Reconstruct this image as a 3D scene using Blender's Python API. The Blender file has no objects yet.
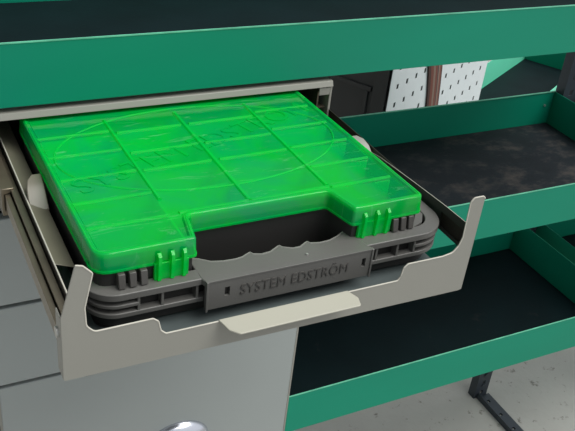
import bpy, bmesh, math, random
from mathutils import Matrix, Vector
random.seed(4)
SC = bpy.context.scene
COL = SC.collection
ZF = 0.63                       # all coordinates below count z from the camera survey datum; the floor lies at -ZF

# ------------------------------------------------------------------ materials
def srgb(r, g, b):
    f = lambda c: (c / 12.92 if c <= .04045 else ((c + .055) / 1.055) ** 2.4)
    return (f(r / 255), f(g / 255), f(b / 255), 1)

def mat(name, col, rough=.5, metal=0.0, spec=.5, var=0.0, vscale=6.0, bump=0.0, bscale=80.0,
        wear=None, wear_lo=.66, wear_hi=.72, wscale=14.0, stretch=(1, 1, 1), rvar=0.0):
    m = bpy.data.materials.new(name); m.use_nodes = True
    nt = m.node_tree; N = nt.nodes; L = nt.links
    p = N['Principled BSDF']
    p.inputs['Roughness'].default_value = rough
    p.inputs['Metallic'].default_value = metal
    p.inputs['Specular IOR Level'].default_value = spec
    tc = N.new('ShaderNodeTexCoord')
    mp = N.new('ShaderNodeMapping'); mp.inputs['Scale'].default_value = stretch
    L.new(tc.outputs['Object'], mp.inputs['Vector'])
    n1 = N.new('ShaderNodeTexNoise'); n1.inputs['Scale'].default_value = vscale; n1.inputs['Detail'].default_value = 6
    L.new(mp.outputs['Vector'], n1.inputs['Vector'])
    r1 = N.new('ShaderNodeValToRGB')
    r1.color_ramp.elements[0].position = .3; r1.color_ramp.elements[1].position = .7
    r1.color_ramp.elements[0].color = tuple(c * (1 - var) for c in col[:3]) + (1,)
    r1.color_ramp.elements[1].color = tuple(min(1, c * (1 + var)) for c in col[:3]) + (1,)
    L.new(n1.outputs['Fac'], r1.inputs['Fac'])
    out = r1.outputs['Color']
    if wear:
        n2 = N.new('ShaderNodeTexNoise'); n2.inputs['Scale'].default_value = wscale; n2.inputs['Detail'].default_value = 9
        n2.inputs['Roughness'].default_value = .7
        L.new(mp.outputs['Vector'], n2.inputs['Vector'])
        r2 = N.new('ShaderNodeValToRGB'); r2.color_ramp.elements[0].position = wear_lo; r2.color_ramp.elements[1].position = wear_hi
        L.new(n2.outputs['Fac'], r2.inputs['Fac'])
        mx = N.new('ShaderNodeMix'); mx.data_type = 'RGBA'
        L.new(r2.outputs['Color'], mx.inputs['Factor']); L.new(out, mx.inputs[6]); mx.inputs[7].default_value = wear
        out = mx.outputs[2]
    L.new(out, p.inputs['Base Color'])
    if bump:
        n3 = N.new('ShaderNodeTexNoise'); n3.inputs['Scale'].default_value = bscale; n3.inputs['Detail'].default_value = 4
        L.new(tc.outputs['Object'], n3.inputs['Vector'])
        b = N.new('ShaderNodeBump'); b.inputs['Strength'].default_value = bump; b.inputs['Distance'].default_value = .002
        L.new(n3.outputs['Fac'], b.inputs['Height']); L.new(b.outputs['Normal'], p.inputs['Normal'])
    return m

GREEN = mat('green_powder_coat', srgb(0, 130, 102), .5, spec=.3, var=.05, vscale=3, bump=.04, bscale=300,
            wear=srgb(110, 178, 150), wear_lo=.715, wear_hi=.75, wscale=26, stretch=(1, 1, 3))
EDGE = mat('worn_green_edge', srgb(96, 178, 146), .5, var=.25, vscale=30)
LIT_GREEN = mat('lit_green_coat', srgb(104, 214, 178), .4, var=.03)  # green coat of the far tray with the strong light put into its colour
MAT_ = mat('black_rubber_mat', srgb(24, 31, 37), .6, spec=.3, var=.3, vscale=9, bump=.15, bscale=160,
           wear=srgb(82, 75, 70), wear_lo=.5, wear_hi=.74, wscale=9, stretch=(1, 1.6, 1))
MATB = mat('black_rubber_mat_clean', srgb(9, 25, 28), .62, spec=.12, var=.2, vscale=7, bump=.12, bscale=160,
           wear=srgb(50, 50, 50), wear_lo=.62, wear_hi=.8, wscale=9)
GREY = mat('grey_cabinet_paint', srgb(147, 153, 151), .4, spec=.45, var=.03, vscale=4, bump=.03, bscale=300,
           wear=srgb(178, 178, 172), wear_lo=.75, wear_hi=.77, wscale=24)
PALE = mat('pale_grey_tab', srgb(174, 172, 158), .4, spec=.45, var=.03, vscale=5)  # paler than the front plate
SHADED_FLOOR = mat('shaded_drawer_floor', srgb(84, 93, 93), .5, var=.15, vscale=14)  # shade below the case is put into the floor colour
PLATE = mat('warm_grey_paint', srgb(138, 137, 129), .38, spec=.45, var=.03, vscale=5, bump=.03, bscale=300,
            wear=srgb(180, 178, 168), wear_lo=.745, wear_hi=.765, wscale=30)
PEDGE = mat('bare_cut_edge', srgb(196, 192, 180), .4, var=.08, vscale=40)
STEEL = mat('slide_steel', srgb(120, 112, 96), .36, metal=.65, var=.2, vscale=20)
DSTEEL = mat('dark_slide_steel', srgb(58, 55, 48), .45, metal=.5, var=.25, vscale=20)
CHROME = mat('brushed_silver', srgb(200, 203, 212), .22, metal=.9, var=.05)
CASE = mat('grey_case_plastic', srgb(98, 97, 94), .36, spec=.5, var=.05, vscale=12, bump=.08, bscale=500)
CASED = mat('dark_case_plastic', srgb(42, 41, 40), .55, spec=.35, var=.06, vscale=12, bump=.05, bscale=400)
INSERT = mat('pale_insert_plastic', srgb(214, 226, 208), .5, var=.06, vscale=25)
POST = mat('black_post_steel', srgb(54, 61, 68), .4, metal=.2, var=.15, vscale=10)
BLACK = mat('black_board', srgb(40, 42, 43), .5, var=.15, vscale=5)
WHITEP = mat('white_perforated_sheet', srgb(206, 214, 216), .45, var=.03, vscale=3)
BOLT = mat('zinc_rivet', srgb(190, 190, 185), .35, metal=.7)
DENT = mat('shaded_relief_lettering', srgb(80, 78, 75), .5)  # case grey darkened, relief shading put into the letter colour
GLOSSC = mat('case_plastic_highlight', srgb(128, 126, 122), .16, spec=.7)  # glossier case grey, lightened to carry the highlight on the grip edge
TOOTH = mat('dark_tooth_plastic', srgb(72, 70, 67), .4)
FLANGE = mat('brown_grey_paint', srgb(116, 111, 98), .35, spec=.5, var=.08, vscale=15)
WALLS = mat('drawer_wall_steel', srgb(52, 58, 52), .4, metal=.2, var=.12, vscale=18)

def stripes_mat():
    m = bpy.data.materials.new('brown_striped_webbing'); m.use_nodes = True
    nt = m.node_tree; N = nt.nodes; L = nt.links; p = N['Principled BSDF']; p.inputs['Roughness'].default_value = .75
    tc = N.new('ShaderNodeTexCoord'); sp = N.new('ShaderNodeSeparateXYZ'); L.new(tc.outputs['UV'], sp.inputs[0])
    r = N.new('ShaderNodeValToRGB'); cr = r.color_ramp; cr.interpolation = 'CONSTANT'
    dk, br, lt = srgb(62, 40, 34), srgb(104, 58, 46), srgb(120, 100, 88)
    for pos, c in ((0.0, dk), (.14, br), (.3, lt), (.42, br), (.55, dk), (.66, lt), (.76, br), (.9, dk)):
        if pos == 0: e = cr.elements[0]
        else: e = cr.elements.new(pos)
        e.color = c
    cr.elements[-1].color = dk
    L.new(sp.outputs['X'], r.inputs['Fac']); L.new(r.outputs['Color'], p.inputs['Base Color'])
    return m
STRIPE = stripes_mat()

def lid_mat(name, tint, body, body2, fac, rough=.16):
    m = bpy.data.materials.new(name); m.use_nodes = True
    nt = m.node_tree; N = nt.nodes; L = nt.links
    p = N['Principled BSDF']; p.inputs['Roughness'].default_value = rough
    p.inputs['Specular IOR Level'].default_value = .55
    tc = N.new('ShaderNodeTexCoord')
    # long fine scratches and scuffs in the plastic
    mp = N.new('ShaderNodeMapping'); mp.inputs['Scale'].default_value = (5, 22, 1); mp.inputs['Rotation'].default_value = (0, 0, .5)
    L.new(tc.outputs['Object'], mp.inputs['Vector'])
    n = N.new('ShaderNodeTexNoise'); n.inputs['Scale'].default_value = 3.2; n.inputs['Detail'].default_value = 9; n.inputs['Roughness'].default_value = .72
    n.inputs['Distortion'].default_value = .9
    L.new(mp.outputs['Vector'], n.inputs['Vector'])
    r = N.new('ShaderNodeValToRGB'); r.color_ramp.elements[0].position = .58; r.color_ramp.elements[1].position = .82
    r.color_ramp.elements[0].color = (0, 0, 0, 1); r.color_ramp.elements[1].color = (1, 1, 1, 1)
    L.new(n.outputs['Fac'], r.inputs['Fac'])
    # cloudy tone of the plastic
    n4 = N.new('ShaderNodeTexNoise'); n4.inputs['Scale'].default_value = 11; n4.inputs['Detail'].default_value = 5; n4.inputs['Distortion'].default_value = 1.2
    L.new(tc.outputs['Object'], n4.inputs['Vector'])
    r4 = N.new('ShaderNodeValToRGB'); r4.color_ramp.elements[0].position = .36; r4.color_ramp.elements[1].position = .66
    r4.color_ramp.elements[0].color = body; r4.color_ramp.elements[1].color = body2
    L.new(n4.outputs['Fac'], r4.inputs['Fac'])
    mc = N.new('ShaderNodeMix'); mc.data_type = 'RGBA'
    L.new(r.outputs['Color'], mc.inputs['Factor']); L.new(r4.outputs['Color'], mc.inputs[6]); mc.inputs[7].default_value = srgb(128, 224, 168)
    L.new(mc.outputs[2], p.inputs['Base Color'])
    n2 = N.new('ShaderNodeTexNoise'); n2.inputs['Scale'].default_value = 26; n2.inputs['Detail'].default_value = 3
    L.new(tc.outputs['Object'], n2.inputs['Vector'])
    b = N.new('ShaderNodeBump'); b.inputs['Strength'].default_value = .16; b.inputs['Distance'].default_value = .003
    L.new(n2.outputs['Fac'], b.inputs['Height']); L.new(b.outputs['Normal'], p.inputs['Normal'])
    t = N.new('ShaderNodeBsdfTransparent'); t.inputs['Color'].default_value = tint
    mx = N.new('ShaderNodeMixShader'); mx.inputs[0].default_value = fac
    L.new(t.outputs[0], mx.inputs[1]); L.new(p.outputs[0], mx.inputs[2])
    L.new(mx.outputs[0], N['Material Output'].inputs['Surface'])
    return m
LID = lid_mat('clear_green_plastic', srgb(70, 255, 120), srgb(0, 200, 70), srgb(0, 180, 102), .53, .12)
LIDE = lid_mat('clear_green_plastic_edge', srgb(100, 255, 140), srgb(0, 216, 80), srgb(0, 205, 98), .5)

def floor_mat():
    m = mat('worn_concrete', srgb(166, 165, 160), .85, spec=.25, var=.10, vscale=2.6, bump=.9, bscale=38,
            wear=srgb(92, 88, 80), wear_lo=.59, wear_hi=.70, wscale=27)
    return m
CONC = floor_mat()

# ------------------------------------------------------------------ mesh helpers
def rounded(pts, rads, n=5):
    """polygon with each corner i rounded to rads[i]"""
    out = []; k = len(pts)
    for i in range(k):
        p = Vector(pts[i]); a = Vector(pts[i - 1]); b = Vector(pts[(i + 1) % k]); r = rads[i] if not isinstance(rads, (int, float)) else rads
        if r <= 0: out.append(tuple(p)); continue
        u = (a - p).normalized(); v = (b - p).normalized()
        ang = u.angle(v); d = min(r / math.tan(ang / 2), (a - p).length * .49, (b - p).length * .49)
        rr = d * math.tan(ang / 2)
        c = p + (u + v).normalized() * (rr / math.sin(ang / 2))
        s = p + u * d - c; e = p + v * d - c
        a0 = math.atan2(s.y, s.x); a1 = math.atan2(e.y, e.x); da = (a1 - a0 + math.pi) % (2 * math.pi) - math.pi
        for j in range(n + 1):
            t = a0 + da * j / n; out.append((c.x + rr * math.cos(t), c.y + rr * math.sin(t)))
    return out

class MB:
    def __init__(s): s.bm = bmesh.new()
    def face(s, vs):
        try: return s.bm.faces.new([s.bm.verts.new(v) for v in vs])
        except ValueError: return None
    def box(s, x0, x1, y0, y1, z0, z1):
        vs = [s.bm.verts.new(p) for p in ((x0,y0,z0),(x1,y0,z0),(x1,y1,z0),(x0,y1,z0),(x0,y0,z1),(x1,y0,z1),(x1,y1,z1),(x0,y1,z1))]
        for f in ((0,3,2,1),(4,5,6,7),(0,1,5,4),(1,2,6,5),(2,3,7,6),(3,0,4,7)): s.bm.faces.new([vs[i] for i in f])
        return s
    def loft(s, rings, cap=True, closed=True):
        R = [[s.bm.verts.new(p) for p in r] for r in rings]
        n = len(R[0])
        for a, b in zip(R, R[1:]):
            for i in range(n if closed else n - 1):
                j = (i + 1) % n; s.bm.faces.new((a[i], a[j], b[j], b[i]))
        if cap: s.bm.faces.new(R[0][::-1]); s.bm.faces.new(R[-1])
        return s
    def prism(s, poly, h0, h1, axis='z'):
        f = {'z': lambda p, h: (p[0], p[1], h), 'y': lambda p, h: (p[0], h, p[1]), 'x': lambda p, h: (h, p[0], p[1])}[axis]
        return s.loft([[f(p, h0) for p in poly], [f(p, h1) for p in poly]])
    def hexa(s, P):          # eight corners: bottom ring, top ring
        return s.loft([P[:4], P[4:]])
    def wall(s, poly, z0, z1, inn):   # closed upright sheet between two outlines
        return s.loft([[(p[0],p[1],z0) for p in poly],[(p[0],p[1],z1) for p in poly],[(p[0],p[1],z1) for p in inn],[(p[0],p[1],z0) for p in inn],[(p[0],p[1],z0) for p in poly]], cap=False)
    def tube(s, pts, r, n=8):
        rings = []
        for i, p in enumerate(pts):
            p = Vector(p); d = (Vector(pts[min(i+1,len(pts)-1)]) - Vector(pts[max(i-1,0)])).normalized()
            a = d.orthogonal().normalized() if abs(d.z) > .9 else d.cross(Vector((0,0,1))).normalized()
            b = d.cross(a)
            rings.append([tuple(p + r*(math.cos(2*math.pi*k/n)*a + math.sin(2*math.pi*k/n)*b)) for k in range(n)])
        return s.loft(rings)
    def build(s, name, m, parent=None, off=(0,0,0), bevel=0.0, smooth=True, seg=2, shear=False):
        if shear:                # the handle and bumper stand a degree askew of the lid
            for v in s.bm.verts: v.co.y -= .019 * (v.co.x + .10)
        bmesh.ops.remove_doubles(s.bm, verts=s.bm.verts, dist=1e-6)
        bmesh.ops.recalc_face_normals(s.bm, faces=s.bm.faces)
        for v in s.bm.verts: v.co -= Vector(off)
        me = bpy.data.meshes.new(name); s.bm.to_mesh(me); s.bm.free()
        me.materials.append(m)
        o = bpy.data.objects.new(name, me); COL.objects.link(o)
        if parent: o.parent = parent
        else: o.location = Vector(off) + Vector((0, 0, ZF))
        if bevel:
            b = o.modifiers.new('bevel', 'BEVEL'); b.width = bevel; b.segments = seg; b.limit_method = 'ANGLE'; b.angle_limit = math.radians(40)
            b.harden_normals = False
        if smooth:
            try: me.shade_smooth(); me.set_sharp_from_angle(angle=math.radians(35))
            except Exception: pass
        return o

def inset(poly, t):
    n = len(poly); out = []
    area = sum(poly[i-1][0]*poly[i][1]-poly[i][0]*poly[i-1][1] for i in range(n))
    sg = 1 if area > 0 else -1
    for i in range(n):
        p = Vector(poly[i]); a = Vector(poly[i-1]); b = Vector(poly[(i+1) % n])
        u = (p - a).normalized(); v = (b - p).normalized()
        nu = Vector((-u.y, u.x)) * sg; nv = Vector((-v.y, v.x)) * sg
        m = (nu + nv); m = m / max(.35, m.length) if m.length < 1e-6 else m.normalized()
        k = t / max(.4, m.dot(nu)); out.append(tuple(p + m * k))
    return out

def thing(name, label, cat, off, rz=0, group=None):
    o = bpy.data.objects.new(name, None); COL.objects.link(o)
    o.empty_display_size = .05
    o.location = Vector(off) + Vector((0, 0, ZF)); o.rotation_euler = (0, 0, rz)
    return tag(o, label, cat, group)
def tag(o, label=None, cat=None, group=None, kind=None):
    for k, v in (('label', label), ('category', cat), ('group', group), ('kind', kind)):
        if v: o[k] = v
    return o

def text_mesh(name, txt, size, depth, m, parent, matrix, bold=0.0, xs=1.0, space=1.0):
    cu = bpy.data.curves.new(name, 'FONT'); cu.body = txt; cu.size = size; cu.extrude = depth; cu.offset = bold
    cu.space_character = space; cu.resolution_u = 3
    cu.align_x = 'LEFT'; cu.align_y = 'BOTTOM_BASELINE'
    t = bpy.data.objects.new(name + '_curve', cu); COL.objects.link(t)
    bpy.context.view_layer.update()
    dg = bpy.context.evaluated_depsgraph_get()
    me = bpy.data.meshes.new_from_object(t.evaluated_get(dg))
    bpy.data.objects.remove(t); bpy.data.curves.remove(cu)
    me.name = name
    w = max(v.co.x for v in me.vertices) - min(v.co.x for v in me.vertices)
    for v in me.vertices: v.co.x *= xs / w          # xs = wanted length of the line
    me.transform(matrix)
    me.materials.clear(); me.materials.append(m)
    o = bpy.data.objects.new(name, me); COL.objects.link(o); o.parent = parent
    return o

# ------------------------------------------------------------------ floor
f = MB(); f.box(-4, 6, -4, 7, -ZF - .05, -ZF)
fl = f.build('floor', CONC, smooth=False); fl['kind'] = 'structure'
WALL = mat('pale_hall_wall', srgb(176, 178, 176), .8, var=.04, vscale=1.5)
f = MB(); f.box(-2.7, 6, 5.0, 5.15, -ZF, 2.6); wl = f.build('wall_back', WALL, smooth=False); wl['kind'] = 'structure'
f = MB(); f.box(-2.85, -2.7, -1.5, 5.15, -ZF, 2.6); wl = f.build('wall_left', WALL, smooth=False); wl['kind'] = 'structure'

# ------------------------------------------------------------------ shelving
def post(parent, off, x0, y0, z1, flip=1):
    """perforated channel with a row of square holes, foot arm along the floor"""
    m = MB(); w, d, t = .048, .028, .0025; z0 = -ZF
    pitch = .04; hw, hh = .0055, .0075; xc = x0 + w/2
    z = z0
    yf = y0
    def web(a, b, c, e): m.box(a, b, yf, yf + t, c, e)
    web(x0, xc - hw - .008, z0, z1); web(xc + hw + .008, x0 + w, z0, z1)
    while z < z1 - 1e-6:
        zt = min(z + pitch, z1)
        cx = xc
        web(xc - hw - .008, xc - hw, z, zt); web(xc + hw, xc + hw + .008, z, zt)
        web(xc - hw, xc + hw, z, z + (pitch - 2*hh)/2); web(xc - hw, xc + hw, z + (pitch + 2*hh)/2, zt) if zt - z > .03 else None
        z += pitch
    m.box(x0, x0 + t, y0 + t, y0 + d, z0, z1); m.box(x0 + w - t, x0 + w, y0 + t, y0 + d, z0, z1)
    p = m.build('post', POST, parent, off, smooth=False)
    a = MB(); ax0 = x0 + .011; ax1 = x0 + .057; y_end = -.03
    ys = [y0]; holes = [y0 - .03 - .06*k for k in range(6)]
    hr = .005
    prev = y0 - .001
    for h in holes:
        a.box(ax0, ax1, h + hr, prev, -ZF, -ZF + .006)
        xc = x0 + .034
        a.box(ax0, xc - hr, h - hr, h + hr, -ZF, -ZF + .006); a.box(xc + hr, ax1, h - hr, h + hr, -ZF, -ZF + .006)
        prev = h - hr
    a.box(ax0, ax1, y_end, prev, -ZF, -ZF + .006)
    a.box(ax0, ax0 + .004, y_end, y0 - .001, -ZF + .006, -ZF + .020)
    a.build('foot_arm', POST, parent, off, smooth=False)
    for hz in (-.58, -.54):
        b = MB(); b.tube([(x0 + w/2, y0 - .004, hz), (x0 + w/2, y0, hz)], .006, 10); b.build('foot_bolt', POST, parent, off)
    return p

def tray(parent, off, x0, x1, z0, z1, D=.39, m=GREEN, edge=True):
    t = .0018
    b = MB(); b.box(x0, x1, t, D, z0, z0 + t)
    base = b.build('shelf_tray', m, parent, off, smooth=False)
    q = MB(); q.box(x0, x1, 0, t, z0, z1); q.box(x0, x1, t, .0032, z1 - t, z1); q.build('front_lip', m, base, off, bevel=.0012)
    if edge:
        e = MB(); e.box(x0, x1, -.0006, .0016, z1 - .0004, z1 + .0012); e.build('lip_edge', EDGE, base, off, smooth=False)
    q = MB(); q.box(x0, x1, D - t, D, z0 + t, z1); q.box(x0, x1, D - .004, D - t, z1 - t, z1); q.build('back_lip', m, base, off, bevel=.0012)
    e = MB(); e.box(x0, x1, D - .0045, D, z1 - .0004, z1 + .0009); e.build('lip_edge', EDGE, base, off, smooth=False)
    for sx in (x0, x1 - t):
        q = MB(); q.box(sx, sx + t, t, D - t, z0 + t, z1); q.build('side_lip', m, base, off, bevel=.0008)
    for sx in (x0 + .004, x1 - .004):
        s = 1 if sx < (x0 + x1)/2 else -1
        r = MB(); r.tube([(sx + s*.02, D - t - .003, z1 - .035), (sx + s*.02, D - t, z1 - .035)], .003, 8); r.build('rivet', BOLT, base, off)
    return base

def rubber(x0, x1, z, m, label, D=.39):
    b = MB(); pts = rounded([(x0 + .004, .004), (x1 - .004, .004), (x1 - .004, D - .004), (x0 + .004, D - .004)], .004)
    b.prism(pts, z + .0019, z + .0049)
    o = b.build('rubber_mat', m, None, ((x0 + x1)/2, D/2, z + .0019), smooth=False)
    return tag(o, label, 'mat', 'black rubber mats in the green trays')

TOP = (.669, .754); MID = (.297, .3856); BOT = (-.0877, .0099)
oR = (.2, .2, -ZF)
rack = thing('shelving_unit', 'green steel shelving unit with three trays beside the grey drawer cabinet', 'shelf', oR)
tray(rack, oR, -.56, .891, *TOP)
tray(rack, oR, .0015, .891, *MID)
tray(rack, oR, .0015, .891, *BOT)
post(rack, oR, .894, .363, .80)
post(rack, oR, -.612, .363, .80)
rubber(-.56, .891, TOP[0], MATB, 'scuffed black rubber mat lying in the top green tray above the grey cabinet')
rubber(.0015, .891, MID[0], MAT_, 'black rubber mat with brown stains in the middle tray right of the green-lidded case')
rubber(.0015, .891, BOT[0], MATB, 'dark black rubber mat in the lowest tray just above the concrete floor')

oN = (1.4, .2, -ZF)
rack2 = thing('shelving_unit', 'neighbouring green shelving unit at the right edge beyond the black perforated post', 'shelf', oN)
tray(rack2, oN, .947, 1.85, *MID); tray(rack2, oN, .947, 1.85, *BOT)
post(rack2, oN, 1.853, .363, .6)
rubber(.947, 1.85, MID[0], MATB, 'black rubber mat in the middle tray of the neighbouring unit at the right edge')
rubber(.947, 1.85, BOT[0], MATB, 'black rubber mat in the lowest tray of the neighbouring unit, right of the black post')

# ------------------------------------------------------------------ drawer cabinet
oC = (-.259, .19, -ZF)
cab = thing('drawer_cabinet', 'grey steel drawer cabinet standing under the top green tray with its top drawer pulled out', 'cabinet', oC)
X0, X1 = -.5235, 0.0
b = MB(); t = .0015
b.box(X0, X0 + t, 0.0015, .385, -ZF, .662); b.box(X1 - t, X1, 0.0015, .385, -ZF, .662)
b.box(X0 + t, X1 - t, .3835, .385, -ZF, .662); b.box(X0 + t, X1 - t, .015, .3835, .6605, .662)
b.box(X0 + t, X1 - t, .02, .3835, .508, .5095); b.box(X0 + t, X1 - t, .0, .3835, -ZF, -ZF + .08)
b.build('carcass', GREY, cab, oC, smooth=False)
b = MB()
b.prism([(X0, -ZF), (X1, -ZF), (X1, .662), (X0, .662)], 0, .0015, 'y') if False else None
b.loft([[(x, -.0050, .6538), (x, .0148, .6522), (x, .0148, .662), (x, -.0015, .662), (x, -.0046, .6548)] for x in (X0, X1)]); b.box(X0, X0 + .004, -.0025, .0148, -ZF, .6525); b.box(X1 - .004, X1, -.0025, .0148, -ZF, .6525)
b.box(X0 + .004, X0 + .014, -.0025, -.001, .638, .6525); b.box(X1 - .022, X1 - .004, -.0025, -.001, .640, .6525)
b.build('front_frame', PLATE, cab, oC, bevel=.0012)
for i, (z0, z1) in enumerate(((.3635, .5085), (.2125, .3575), (-.13, .2065), (-.54, -.136))):
    b = MB(); b.box(X0 + .0035, X1 - .005, -.0045, .014, z0, z1)
    fr = b.build('drawer_front', GREY, cab, oC, bevel=.0016)
    if i == 2:
        # half-round cup pull
        cx, cz = -.2265, -.020
        rings = []
        for k in range(0, 9):
            a = math.pi/2 * k / 8
            ring = []
            for j in range(0, 17):
                u = math.pi * j / 16
                ring.append((cx - math.cos(u) * .062 * math.cos(a), -.003 - .026 * math.sin(a) * (1), cz + .052 * math.sin(u) * math.cos(a) * .98))
            rings.append(ring)
        c = MB(); c.loft(rings, cap=False, closed=False)
        pull = c.build('cup_pull', CHROME, fr, oC)
        sd = pull.modifiers.new('thick', 'SOLIDIFY'); sd.thickness = .002
# bracket of the right-hand runner inside the opening
b = MB(); b.box(-.0205, -.0185, .004, .36, .616, .645); b.box(-.0185, -.006, .004, .36, .6165, .6185); b.box(-.014, -.004, .002, .36, .596, .600)
b.build('runner_bracket', STEEL, cab, oC, smooth=False)

# the pulled-out drawer
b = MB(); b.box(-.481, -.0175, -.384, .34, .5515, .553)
drawer = b.build('drawer', SHADED_FLOOR, cab, oC, smooth=False)
outline = [(-.5025, .5545), (-.5025, .6318), (-.4870, .6905), (-.4802, .6885), (-.4712, .6785), (-.4795, .640), (-.4785, .6178), (-.4707, .6090),
           (-.4118, .6093), (-.4063, .6045), (-.4035, .592), (-.398, .5865), (-.117, .5865), (-.1135, .594), (-.1120, .6035), (-.1070, .6080), (-.058, .6080),
           (-.0445, .6105), (-.0375, .6192), (-.0345, .630), (-.0358, .6785), (-.0315, .6835), (-.0188, .6835), (-.0158, .6800), (-.0158, .6083), (-.0163, .5503), (-.0215, .5493)]
rd = [.003, .003, .001, .003, .004, .01, .01, .008, .004, .004, .004, .004, .003, .004, .004, .004, .006, .008, .008, .006, .004, .004, .002, .003, .01, .002, .002]
pts = rounded(outline, rd, 4)
b = MB(); b.prism(pts, -.387, -.385, 'y')
# side flange folded back at the left end
b.box(-.5025, -.5010, -.3851, -.366, .556, .631)
fp = b.build('front_plate', PLATE, drawer, oC, bevel=.0004, seg=1)
# bare cut edge along the top outline of the plate
e = MB()
top = [p for p in pts]
def near(p): return p[1] > .58 and p[0] > -.4872
run = [p for p in pts if near(p)]
i0 = min(range(len(pts)), key=lambda i: (pts[i][0] + .487)**2 + (pts[i][1] - .6905)**2)
i1 = min(range(len(pts)), key=lambda i: (pts[i][0] + .0158)**2 + (pts[i][1] - .680)**2)
seq = pts[i0:i1 + 1] if i1 > i0 else pts[i1:i0 + 1]
e.tube([(p[0], -.3868, p[1]) for p in seq], .0008, 6)
e.build('plate_edge', PEDGE, drawer, oC)
g = MB(); gp = rounded([(-.3407, -.3868), (-.1850, -.3868), (-.1785, -.4005), (-.1815, -.4125), (-.3265, -.4125), (-.3355, -.404)], [0, 0, .003, .003, .004, .004])
gz = lambda y: .5890 - (-.3868 - y) * .10
g.loft([[(x, y, gz(y) - .0018) for x, y in gp], [(x, y, gz(y)) for x, y in gp]])
tag(g.build('pull_tab', PALE, drawer, oC, bevel=.0006), 'pale grey pull tab')
s = MB(); s.tube([(-.5045, -.372, .606), (-.5025, -.372, .606)], .006, 12); s.build('plate_screw', BOLT, drawer, oC)
# left side wall, its inward flange and the upright guide tab
s = MB(); s.box(-.482, -.4805, -.384, .34, .553, .612)
lw = s.build('side_wall', DSTEEL, drawer, oC, smooth=False)
s = MB(); s.loft([[(-.482, y, .6125), (-.4595, y, .6035), (-.4595, y, .602), (-.482, y, .611)] for y in (-.270, .34)])
s.build('side_flange', FLANGE, drawer, oC, bevel=.0006)
s = MB(); s.tube([(-.4815, -.372, .6128), (-.4815, .34, .6128)], .0009, 6); s.build('flange_edge', PEDGE, drawer, oC)
def guide_tab(xa, xb, z0, parent, m):
    prof = [(-.150, z0 - .003), (-.138, z0 + .008), (-.128, z0 + .016), (-.117, z0 + .021), (-.108, z0 + .023)]
    q = MB(); rings = []
    outer = xa if abs(xa + .259) > abs(xb + .259) else xb
    for k, (y, z) in enumerate(prof):
        cut = (0, 0, .001, .004, .011)[k]
        a_, b_ = (xa + cut, xb) if outer == xa else (xa, xb - cut)
        rings.append([(a_, y, z), (b_, y, z), (b_, y + .003, z - .006), (a_, y + .003, z - .006)])
    q.loft(rings)
    return q.build('guide_tab', m, parent, oC, bevel=.001)
guide_tab(-.4805, -.4590, .608, drawer, FLANGE)
# right side wall with its rectangular slot
s = MB(); xa, xb = -.0035, -.0022
zt, zb = .624, .587
yA, yB = -.367, -.004
hy0, hy1, hz0, hz1 = -.352, -.306, .592, .612
s.box(xa, xb, yA, hy0, zb, zt); s.box(xa, xb, hy0, hy1, hz0 - .005, hz0); s.prism([(hy0, hz1), (hy1, hz1), (hy1, .6225), (hy0, zt)], xa, xb, 'x')
top_r = [(hy1, .6225), (-.25, .6190), (-.16, .6125), (-.09, .6020), (yB, .6000)]
s.prism([(hy1, zb), (yB, zb)] + top_r[::-1], xa, xb, 'x')
rw = s.build('side_wall', WALLS, drawer, oC, smooth=False)
s = MB(); s.tube([(-.0029, yA, zt)] + [(-.0029, y, z) for y, z in top_r], .0005, 6); s.build('flange_edge', PEDGE, drawer, oC)
guide_tab(-.034, -.0040, .6015, drawer, PLATE)
s = MB(); s.box(-.0021, -.0008, -.36, -.004, .589, .616); s.build('slide_rail', DSTEEL, drawer, oC, smooth=False)
s = MB(); s.box(-.030, -.0035, -.185, -.004, .5985, .600); s.build('side_flange', STEEL, drawer, oC, smooth=False)
# telescopic slide on the left
s = MB(); s.prism([(-.5135, .536), (-.4985, .536), (-.4985, .542), (-.507, .542), (-.507, .582), (-.4985, .582), (-.4985, .588), (-.5135, .588)], -.05, .33, 'y') if False else None
s.loft([[(x, y, z) for x, z in ((-.5030, .566), (-.4875, .566), (-.4875, .571), (-.4995, .574), (-.4995, .596), (-.4875, .599), (-.4875, .604), (-.5030, .604))] for y in (-.088, .33)])
s.build('slide_rail', STEEL, drawer, oC, bevel=.001)
s = MB(); s.loft([[(x, y, z) for x, z in ((-.4990, .5755), (-.4925, .5755), (-.4925, .579), (-.4955, .581), (-.4955, .591), (-.4925, .593), (-.4925, .5955), (-.4990, .5955))] for y in (-.372, .2)])
s.build('slide_rail', STEEL, drawer, oC, bevel=.0006)
s = MB(); s.box(-.4950, -.4925, -.372, .2, .5845, .5880); s.build('slide_rail', DSTEEL, drawer, oC, smooth=False)
s = MB(); s.loft([[(x, y, z) for x, z in ((-.4915, .574), (-.4835, .574), (-.4835, .602), (-.4915, .602), (-.4915, .598), (-.4865, .595), (-.4865, .581), (-.4915, .578))] for y in (-.376, .03)])
s.build('slide_rail', STEEL, drawer, oC, bevel=.0006)

# ------------------------------------------------------------------ assortment case (own axes: u right, y away, z)
oK = (0, 0, .5532)
case = thing('assortment_case', 'open-handled grey tool case with a scratched see-through green lid lying in the pulled-out drawer', 'case', oK, .0183)
case.location = (-.259, 0, .5532 + ZF)
lw2 = .2050; yF = -.3225; yR = .020
LO = [(-.1995, yR), (-.2010, yF + .0020), (-.0885, yF + .0015), (-.0795, -.2750), (.0965, -.2775), (.1065, yF - .0005), (.2075, yF - .0010), (.2035, yR)]
LRAD = [.002, .018, .005, .006, .006, .005, .009, .002]
def lo_at(t):        # the lid outline moved in by t, corner radii kept concentric
    return rounded(inset(LO, t), [max(.0012, r + t if i in (3, 4) else r - t) for i, r in enumerate(LRAD)], 4)
lo = lo_at(0)
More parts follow.
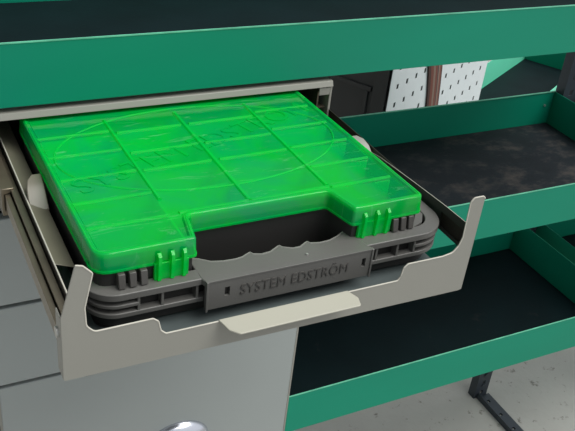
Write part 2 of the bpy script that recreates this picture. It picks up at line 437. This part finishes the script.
# base
b = MB(); bo = lo_at(.004)
b.wall(bo, .5535, .6410, lo_at(.0065))
base = b.build('base', CASED, case, oK)
b = MB(); b.prism(lo_at(.0065), .5545, .5575); b.build('base_floor', CASED, base, oK, smooth=False)
# bottom of the gap behind the handle
b = MB(); b.prism([(-.082, -.330), (.108, -.330), (.099, -.2785), (-.082, -.2765)], .570, .573); b.build('base_floor', CASED, base, oK, smooth=False)
# pale insert with compartments
b = MB(); b.prism(lo_at(.0085), .598, .600); ins = b.build('compartment_insert', INSERT, case, oK, smooth=False)
iw = .193
us = [-.099, -.001, .103]
ysd = [-.053, -.106, -.160, -.213, -.267]
for u in us:
    y0 = -.2680 if -.08 < u < .11 else -.312
    d = MB(); d.box(u - .001, u + .001, y0, -.02, .600, .6445); d.build('divider', INSERT, ins, oK, smooth=False)
for k, y in enumerate(ysd):
    d = MB(); d.box(-iw, iw, y - .0009, y + .0009, .600, .6435); d.build('divider', INSERT, ins, oK, smooth=False)
# lid: shell with a raised border and rounded edges
zb_, zt_ = .6270, .6500
b = MB()
R = lambda p, z: [(x, y, z) for x, y in p]
b.loft([R(lo_at(.0016), zb_), R(lo, zb_), R(lo_at(.0012), zt_ - .002), R(lo_at(.0018), zt_ - .0007), R(lo_at(.003), zt_), R(lo_at(.0075), zt_), R(lo_at(.0095), zt_ - .0018)], cap=False)
b.bm.faces.new([v for v in b.bm.verts][-len(lo):])
lid = b.build('lid', LID, case, oK)
tag(lid, 'scratched see-through green lid')
# lip bead along the bottom of the lid
b = MB(); b.wall(lo_at(-.0008), .6265, .6290, lo_at(.0012)); b.build('lid_bead', LID, lid, oK)
# lighter bead round the lid top, stands in for the edge's bright highlight line
q = MB(); q.loft([[(p[0], p[1], zt_ - .0005) for p in lo_at(.0030)], [(p[0], p[1], zt_ + .0006) for p in lo_at(.0036)], [(p[0], p[1], zt_ + .0006) for p in lo_at(.0052)], [(p[0], p[1], zt_ - .0005) for p in lo_at(.0060)]], cap=False)
q.build('lid_rim_highlight', LIDE, lid, oK)
# moulded ridges
def ridge(u0, y0, u1, y1, w=.0042, h=.0022):
    d = Vector((u1 - u0, y1 - y0)).normalized(); n = Vector((-d.y, d.x)) * w/2
    zz = zt_ - .0019
    A = Vector((u0, y0)); B = Vector((u1, y1))
    sec = lambda P: [(P.x - n.x, P.y - n.y, zz), (P.x - n.x*.5, P.y - n.y*.5, zz + h), (P.x + n.x*.5, P.y + n.y*.5, zz + h), (P.x + n.x, P.y + n.y, zz)]
    q = MB(); q.loft([sec(A), sec(B)]); q.build('lid_ridge', LIDE, lid, oK)
ridge(-.001, -.268, -.001, -.022, .007); ridge(-.0985, -.232, -.0985, -.022, .006); ridge(.1035, -.262, .1035, -.022, .006)
for y in (-.0525, -.104): ridge(-.193, y, -.102, y, .004)
for y in (-.2145, -.267): ridge(-.193, y, -.102, y, .004); ridge(.107, y, .192, y, .004)
for y in (-.060, -.117, -.163): ridge(-.094, y, -.006, y, .004); ridge(.005, y, .099, y, .004)
for y in (-.05, -.105, -.16): ridge(.107, y, .192, y, .004)
ridge(-.193, -.1605, -.102, -.1605, .004)
ridge(-.088, -.2655, .1035, -.2655, .005)
# big embossed oval and the maker's lettering
q = MB(); ring = []
N_ = 72
for k in range(N_):
    a = 2*math.pi*k/N_
    ring.append([((.186 + d)*math.cos(a), -.118 + (.108 + d)*math.sin(a), zt_ - .0017 + z) for d, z in ((-.0014, 0), (-.0007, .0012), (.0007, .0012), (.0014, 0))])
ring.append(ring[0])
q.loft(ring, cap=False, closed=False); q.build('lid_emblem_ring', LIDE, lid, oK)
ang = .345
M = Matrix.Translation((-.176, -.196, zt_ - .0016 - .5532)) @ Matrix.Rotation(ang, 4, 'Z')
text_mesh('lid_lettering', 'SYSTEM EDSTRÖM', .046, .0007, LID, lid, M, 0, .385)
# green snap clips hanging from the lid
for ua, ub, rs in ((-.137, -.0985, (-.132, -.1175, -.104)), (.116, .1625, (.1225, .140, .155))):
    q = MB()
    q.loft([R([(ua, yF - .001), (ub, yF - .001), (ub, yF + .003), (ua, yF + .003)], .6075), R([(ua, yF - .001), (ub, yF - .001), (ub, yF + .003), (ua, yF + .003)], .629)])
    cl = q.build('snap_clip', LIDE, lid, oK, bevel=.0006)
    for r_ in rs:
        q = MB(); q.loft([[(r_ - .0028, yF, z), (r_ - .0018, yF - d, z), (r_ + .0018, yF - d, z), (r_ + .0028, yF, z)] for z, d in ((.6085, .004), (.634, .005), (.6385, .0045), (.642, .001))])
        q.build('clip_rib', LIDE, lid, oK)
for u in (-.173, -.161, -.149, .168, .1795, .1905):
    q = MB(); q.hexa([(u - .0038, yF - .006, .609), (u + .0038, yF - .006, .609), (u + .0038, yF + .005, .609), (u - .0038, yF + .005, .609),
                      (u - .0038, yF - .003, .6255), (u + .0038, yF - .003, .6255), (u + .0038, yF + .005, .6255), (u - .0038, yF + .005, .6255)])
    q.build('latch_tooth', TOOTH, base, oK, bevel=.0008)
# bumper round the front: flange, rails and ribs
cU, hw_ = .010, .2365
def bump_path(off, n=10, back=-.20, left_back=-.300):
    yf = -.3365 + off; r = .046 - off; q_ = .033 - off; l = -.2085 + off; rr = cU + hw_ - off
    P = [(l, left_back + .003)]
    P += [(l + q_ - q_*math.cos(a), yf + q_ - q_*math.sin(a)) for a in [math.pi/2*k/n for k in range(n + 1)]]
    P += [(rr - r + r*math.sin(a), yf + r - r*math.cos(a)) for a in [math.pi/2*k/n for k in range(n + 1)]]
    P += [(rr, back)]
    return P
def band(o0, o1, z0, z1, name, m, parent, z1b=None):
    a, c = bump_path(o0), bump_path(o1); z1b = z1 if z1b is None else z1b
    q = MB(); q.loft([[(p[0], p[1], z0), (p[0], p[1], z1), (c_[0], c_[1], z1b), (c_[0], c_[1], z0)] for p, c_ in zip(a, c)])
    return q.build(name, m, parent, oK, bevel=.0009, shear=True)
# inner width differs on the right, where the flange runs out to the lid edge
bum = band(0, .018, .5990, .6075, 'bumper', CASE, case, .6080)
q = MB(); q.prism([(.150, -.3190), (.196, -.3195), (.2150, -.3120), (.2270, -.2960), (.2300, -.20), (.196, -.20), (.196, -.3175)], .6005, .6078); q.build('bumper_side', CASE, bum, oK, shear=True)
for keep in (lambda p: p[0] < -.150, lambda p: p[0] > .165):
    aP = [p for p in bump_path(.0015) if keep(p)]; cP = [p for p in bump_path(.010) if keep(p)]
    yl = -.3350; 
    if keep((-.2, 0)): aP.append((-.157, yl)); cP.append((-.157, yl + .0085))
    else: aP.insert(0, (.192, yl)); cP.insert(0, (.192, yl + .0085))
    n_ = min(len(aP), len(cP)); q = MB()
    q.loft([[(p[0], p[1], .5880), (p[0], p[1], .5925), (c2[0], c2[1], .5925), (c2[0], c2[1], .5880)] for p, c2 in zip(aP[:n_], cP[:n_])])
    q.build('bumper_rail', CASE, bum, oK, bevel=.0009, shear=True)
band(.0015, .012, .5755, .5815, 'bumper_rail', CASE, bum)
band(.012, .0145, .558, .600, 'bumper_wall', CASED, bum)
for u in (-.157, -.131, -.092, .137, .167, .192):
    q = MB(); q.box(u - .0014, u + .0014, -.3345, -.322, .5785, .600); q.build('bumper_rib', CASE, bum, oK, smooth=False, shear=True)
# handle bar: finger-wave edge, lettered face plate with two slots
wave = [(-0.089, -0.2965), (-0.0833, -0.2989), (-0.0776, -0.3018), (-0.0668, -0.3104), (-0.053, -0.3138), (-0.0386, -0.3145), (-0.0298, -0.313), (-0.0195, -0.3079), (-0.0176, -0.3074), (-0.0157, -0.3114), (-0.0066, -0.3147), (0.0052, -0.3132), (0.0185, -0.3057), (0.0204, -0.3053), (0.0223, -0.3093), (0.0329, -0.3148), (0.0427, -0.3147), (0.0535, -0.3084), (0.0555, -0.3079), (0.0576, -0.3115), (0.0686, -0.3143), (0.0827, -0.3133), (0.096, -0.3083), (0.1066, -0.3023), (0.114, -0.298)]
hp = wave + [(.120, -.335), (.1235, -.3425), (-.0865, -.3425), (-.089, -.335)]
zt2 = lambda y: .6080
q = MB(); q.loft([[(x, y, .600) for x, y in hp], [(x, y, zt2(y)) for x, y in hp]])
hd = q.build('handle', CASE, case, oK, bevel=.0012, shear=True)
q = MB(); q.loft([[(x, y, z) for x, y in ((-.089 + k, -.3015 + k2) , )] for k, k2, z in ()]) if False else None
q.tube([(x, y + .0006, zt2(y) - .001) for x, y in wave], .0013, 6); q.build('grip_edge', GLOSSC, hd, oK, shear=True)
ua, ub, za, zb2 = -.0865, .1235, .5705, .6082
sl = ((-.0645, -.0585), (.1095, .1145)); sz = (.585, .597)
q = MB(); yA, yB = -.3455, -.3420
xs_ = [ua, sl[0][0], sl[0][1], sl[1][0], sl[1][1], ub]
for i in range(5):
    if i in (1, 3): q.box(xs_[i], xs_[i+1], yA, yB, za, sz[0]); q.box(xs_[i], xs_[i+1], yA, yB, sz[1], zb2)
    else: q.box(xs_[i], xs_[i+1], yA, yB, za, zb2)
fpn = q.build('handle_plate', CASE, hd, oK, shear=True)
q = MB(); q.box(ua, ub, -.3417, -.3395, .574, .6005); q.build('plate_backing', CASED, hd, oK, smooth=False, shear=True)
q = MB(); q.box(ua, ua + .0025, -.3470, -.3455, za - .002, zb2); q.box(ub - .0025, ub, -.3470, -.3455, za - .002, zb2); q.box(ua, ub, -.3463, -.3455, zb2 - .002, zb2 + .0004); q.build('plate_rim', CASE, hd, oK, bevel=.0006, shear=True)
M = Matrix.Translation((-.0465, -.3457 - .019*(.10 - .0435), .5835 - .5532)) @ Matrix.Rotation(-.019, 4, 'Z') @ Matrix.Rotation(math.pi/2, 4, 'X')
text_mesh('plate_lettering', 'SYSTEM EDSTRÖM', .0192, .0008, DENT, hd, M, 0, .136, 1.08)
q = MB(); q.tube([(.042, -.3345, .6075), (.042, -.3345, .6096)], .0016, 8); q.build('handle_rivet', BOLT, hd, oK)

# ------------------------------------------------------------------ background: perforated panels on a black cabinet, another rack
E1 = Vector((.8738, .4862, 0)); E2 = Vector((-.4862, .8738, 0)); K = Vector((.5622, .62, 0))
RZ = math.atan2(E1.y, E1.x)
oB = (0, 0, -ZF)
def bgthing(name, label, cat, e1, e2, group=None):
    o = thing(name, label, cat, (0, 0, -ZF), RZ, group); P = K + E1*e1 + E2*e2; o.location = (P.x, P.y, 0); return o, (e1, e2, -ZF)
bk, ob = bgthing('storage_cabinet', 'black cabinet with a framed side panel behind the middle green tray', 'cabinet', .35, .2)
b = MB(); b.box(.004, .70, .010, .42, -ZF, .46); b.build('carcass', BLACK, bk, ob, bevel=.002)
b = MB()
b.box(-.002, .004, .008, .046, -ZF, .46); b.box(-.002, .004, .052, .42, .300, .312); b.box(-.002, .004, .052, .42, .42, .46)
b.box(-.002, .004, .060, .068, -ZF, .300); b.box(-.0005, .004, .400, .42, -ZF, .46)
b.build('side_frame', BLACK, bk, ob, bevel=.001)
def panel(e0, e1_, z0, z1, h0, hz, px_, pz, label):
    m = MB(); hw, hh = .0056, .0075; T = .0015
    nx = []; x = h0
    while x - px_ > e0 + .012: x -= px_
    while x < e1_ - .010: nx.append(x); x += px_
    nz = []; z = hz
    while z - pz > z0 + .012: z -= pz
    while z < z1 - .010: nz.append(z); z += pz
    xsg = [e0] + sum([[a - hw, a + hw] for a in nx], []) + [e1_]
    zsg = [z0] + sum([[a - hh, a + hh] for a in nz], []) + [z1]
    V = [[m.bm.verts.new((x, 0, z)) for z in zsg] for x in xsg]
    for i in range(len(xsg) - 1):
        for j in range(len(zsg) - 1):
            if i % 2 == 1 and j % 2 == 1: continue
            m.bm.faces.new((V[i][j], V[i+1][j], V[i+1][j+1], V[i][j+1]))
    P = K + E1*((e0 + e1_)/2)
    o = m.build('perforated_panel', WHITEP, None, ((e0 + e1_)/2, 0, -ZF), smooth=False)
    o.location = (P.x, P.y, 0); o.rotation_euler = (0, 0, RZ)
    s_ = o.modifiers.new('thick', 'SOLIDIFY'); s_.thickness = T; s_.offset = 0
    return tag(o, label, 'panel', 'white perforated panels behind the shelving')
panel(.0, .255, -ZF, .46, .0429, .3190, .0538, .0525, 'white perforated panel left of the brown strap, beside the black cabinet side')
panel(.288, .7045, -ZF, .46, .3660, .2580, .0562, .0525, 'wider white perforated panel right of the brown strap')
# webbing strap hanging slightly askew between the panels
m = MB(); prof = []
for z, a, c in ((.46, .150, .255), (.36, .200, .290), (.30, .224, .312), (.24, .243, .326), (.18, .258, .338), (0.0, .285, .362), (-ZF, .31, .38)):
    prof.append([(a, -.006, z), ((a + c)/2, -.010, z), (c, -.006, z), (c, -.003, z), (a, -.003, z)])
m.loft(prof)
P = K + E1*.28
st = m.build('strap', STRIPE, None, (.28, 0, -ZF), smooth=False)
uv = st.data.uv_layers.new(name='uv')
rowsV = {}
for poly in st.data.polygons:
    for li in poly.loop_indices:
        v = st.data.vertices[st.data.loops[li].vertex_index].co
        rowsV.setdefault(round(v.z, 4), []).append(v.x)
for poly in st.data.polygons:
    for li in poly.loop_indices:
        v = st.data.vertices[st.data.loops[li].vertex_index].co; r_ = rowsV[round(v.z, 4)]
        uv.data[li].uv = ((v.x - min(r_)) / (max(r_) - min(r_)), v.z)
st.location = (P.x, P.y, 0); st.rotation_euler = (0, 0, RZ)
tag(st, 'brown striped strap hanging between the two white perforated panels', 'strap')

bt, obt = bgthing('shelving_unit', 'brightly lit green rack tray with black lining far behind the middle shelf, under the top lip', 'shelf', 1.5, .2)
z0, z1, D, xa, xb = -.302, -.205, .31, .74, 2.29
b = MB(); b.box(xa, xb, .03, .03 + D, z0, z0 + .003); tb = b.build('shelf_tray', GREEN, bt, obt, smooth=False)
b = MB(); b.box(xa, xb, .028, .030, z0, z1); b.build('front_lip', LIT_GREEN, tb, obt)
b = MB(); b.box(xa, xb, .03 + D, .032 + D, z0, z1 + .03); b.build('back_lip', LIT_GREEN, tb, obt)
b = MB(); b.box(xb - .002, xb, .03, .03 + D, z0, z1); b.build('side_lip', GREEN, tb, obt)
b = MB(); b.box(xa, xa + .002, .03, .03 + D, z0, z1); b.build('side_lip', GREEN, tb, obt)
for px_ in (.80, 2.0):
    for py_ in (.05, .28):
        b = MB(); b.box(px_, px_ + .04, py_, py_ + .03, -ZF, z0); b.build('post', POST, bt, obt)
b = MB(); b.box(xa + .004, xb - .004, .034, .026 + D, z0 + .0031, z0 + .006)
P = K + E1*1.5
o = b.build('rubber_mat', MATB, None, (1.5, 0, z0 + .0031), smooth=False); o.location = (P.x, P.y, z0 + .0031 + ZF); o.rotation_euler = (0, 0, RZ)
tag(o, 'black rubber mat in the distant green tray below the top lip', 'mat', 'black rubber mats in the green trays')

# ------------------------------------------------------------------ light
w = bpy.data.worlds.new('sky'); SC.world = w; w.use_nodes = True
nt = w.node_tree; N = nt.nodes; L = nt.links
tc = N.new('ShaderNodeTexCoord')
dt = N.new('ShaderNodeVectorMath'); dt.operation = 'DOT_PRODUCT'
L.new(tc.outputs['Generated'], dt.inputs[0]); dt.inputs[1].default_value = Vector((.66, -.62, .30)).normalized()
rp = N.new('ShaderNodeValToRGB'); cr = rp.color_ramp
cr.elements[0].position = 0.0; cr.elements[0].color = (.10, .115, .125, 1)
cr.elements[1].position = 1.0; cr.elements[1].color = (1.0, 1.02, 1.05, 1)
e = cr.elements.new(.5); e.color = (.26, .28, .30, 1)
e = cr.elements.new(.8); e.color = (.75, .78, .82, 1)
mr = N.new('ShaderNodeMapRange'); mr.inputs[1].default_value = -1; mr.inputs[2].default_value = 1
L.new(dt.outputs['Value'], mr.inputs[0]); L.new(mr.outputs[0], rp.inputs['Fac'])
L.new(rp.outputs['Color'], N['Background'].inputs['Color']); N['Background'].inputs['Strength'].default_value = .95
sd = bpy.data.lights.new('daylight', 'SUN'); sd.energy = 3.0; sd.angle = math.radians(45); sd.color = (1, .985, .95)
so = bpy.data.objects.new('daylight', sd); COL.objects.link(so)
so.rotation_euler = Vector((-.42, .36, -1.0)).to_track_quat('-Z', 'Y').to_euler()
so.location = (3, -3, 4)

# ------------------------------------------------------------------ camera
yaw, pitch, roll = -0.52336, -0.5502, 0.11911
cy, sy, cp, sp, c_, s_ = math.cos(yaw), math.sin(yaw), math.cos(pitch), math.sin(pitch), math.cos(roll), math.sin(roll)
F = Vector((-sy*cp, cy*cp, sp)); r0 = Vector((cy, sy, 0)); u0 = r0.cross(F)
Rr = c_*r0 + s_*u0; Uu = -s_*r0 + c_*u0
cd = bpy.data.cameras.new('camera'); co = bpy.data.objects.new('camera', cd); COL.objects.link(co)
mw = Matrix((Rr, Uu, -F)).transposed().to_4x4(); mw.translation = Vector((-0.63207, -1.00856, 1.14469 + ZF))
co.matrix_world = mw
cd.sensor_width = 36; cd.lens = 840.1766 / 575 * 36; cd.clip_start = .02
SC.camera = co
SC.view_settings.view_transform = 'Standard'; SC.view_settings.look = 'None'; SC.view_settings.gamma = 1
SC.view_settings.use_curve_mapping = False; SC.view_settings.exposure = 0.0
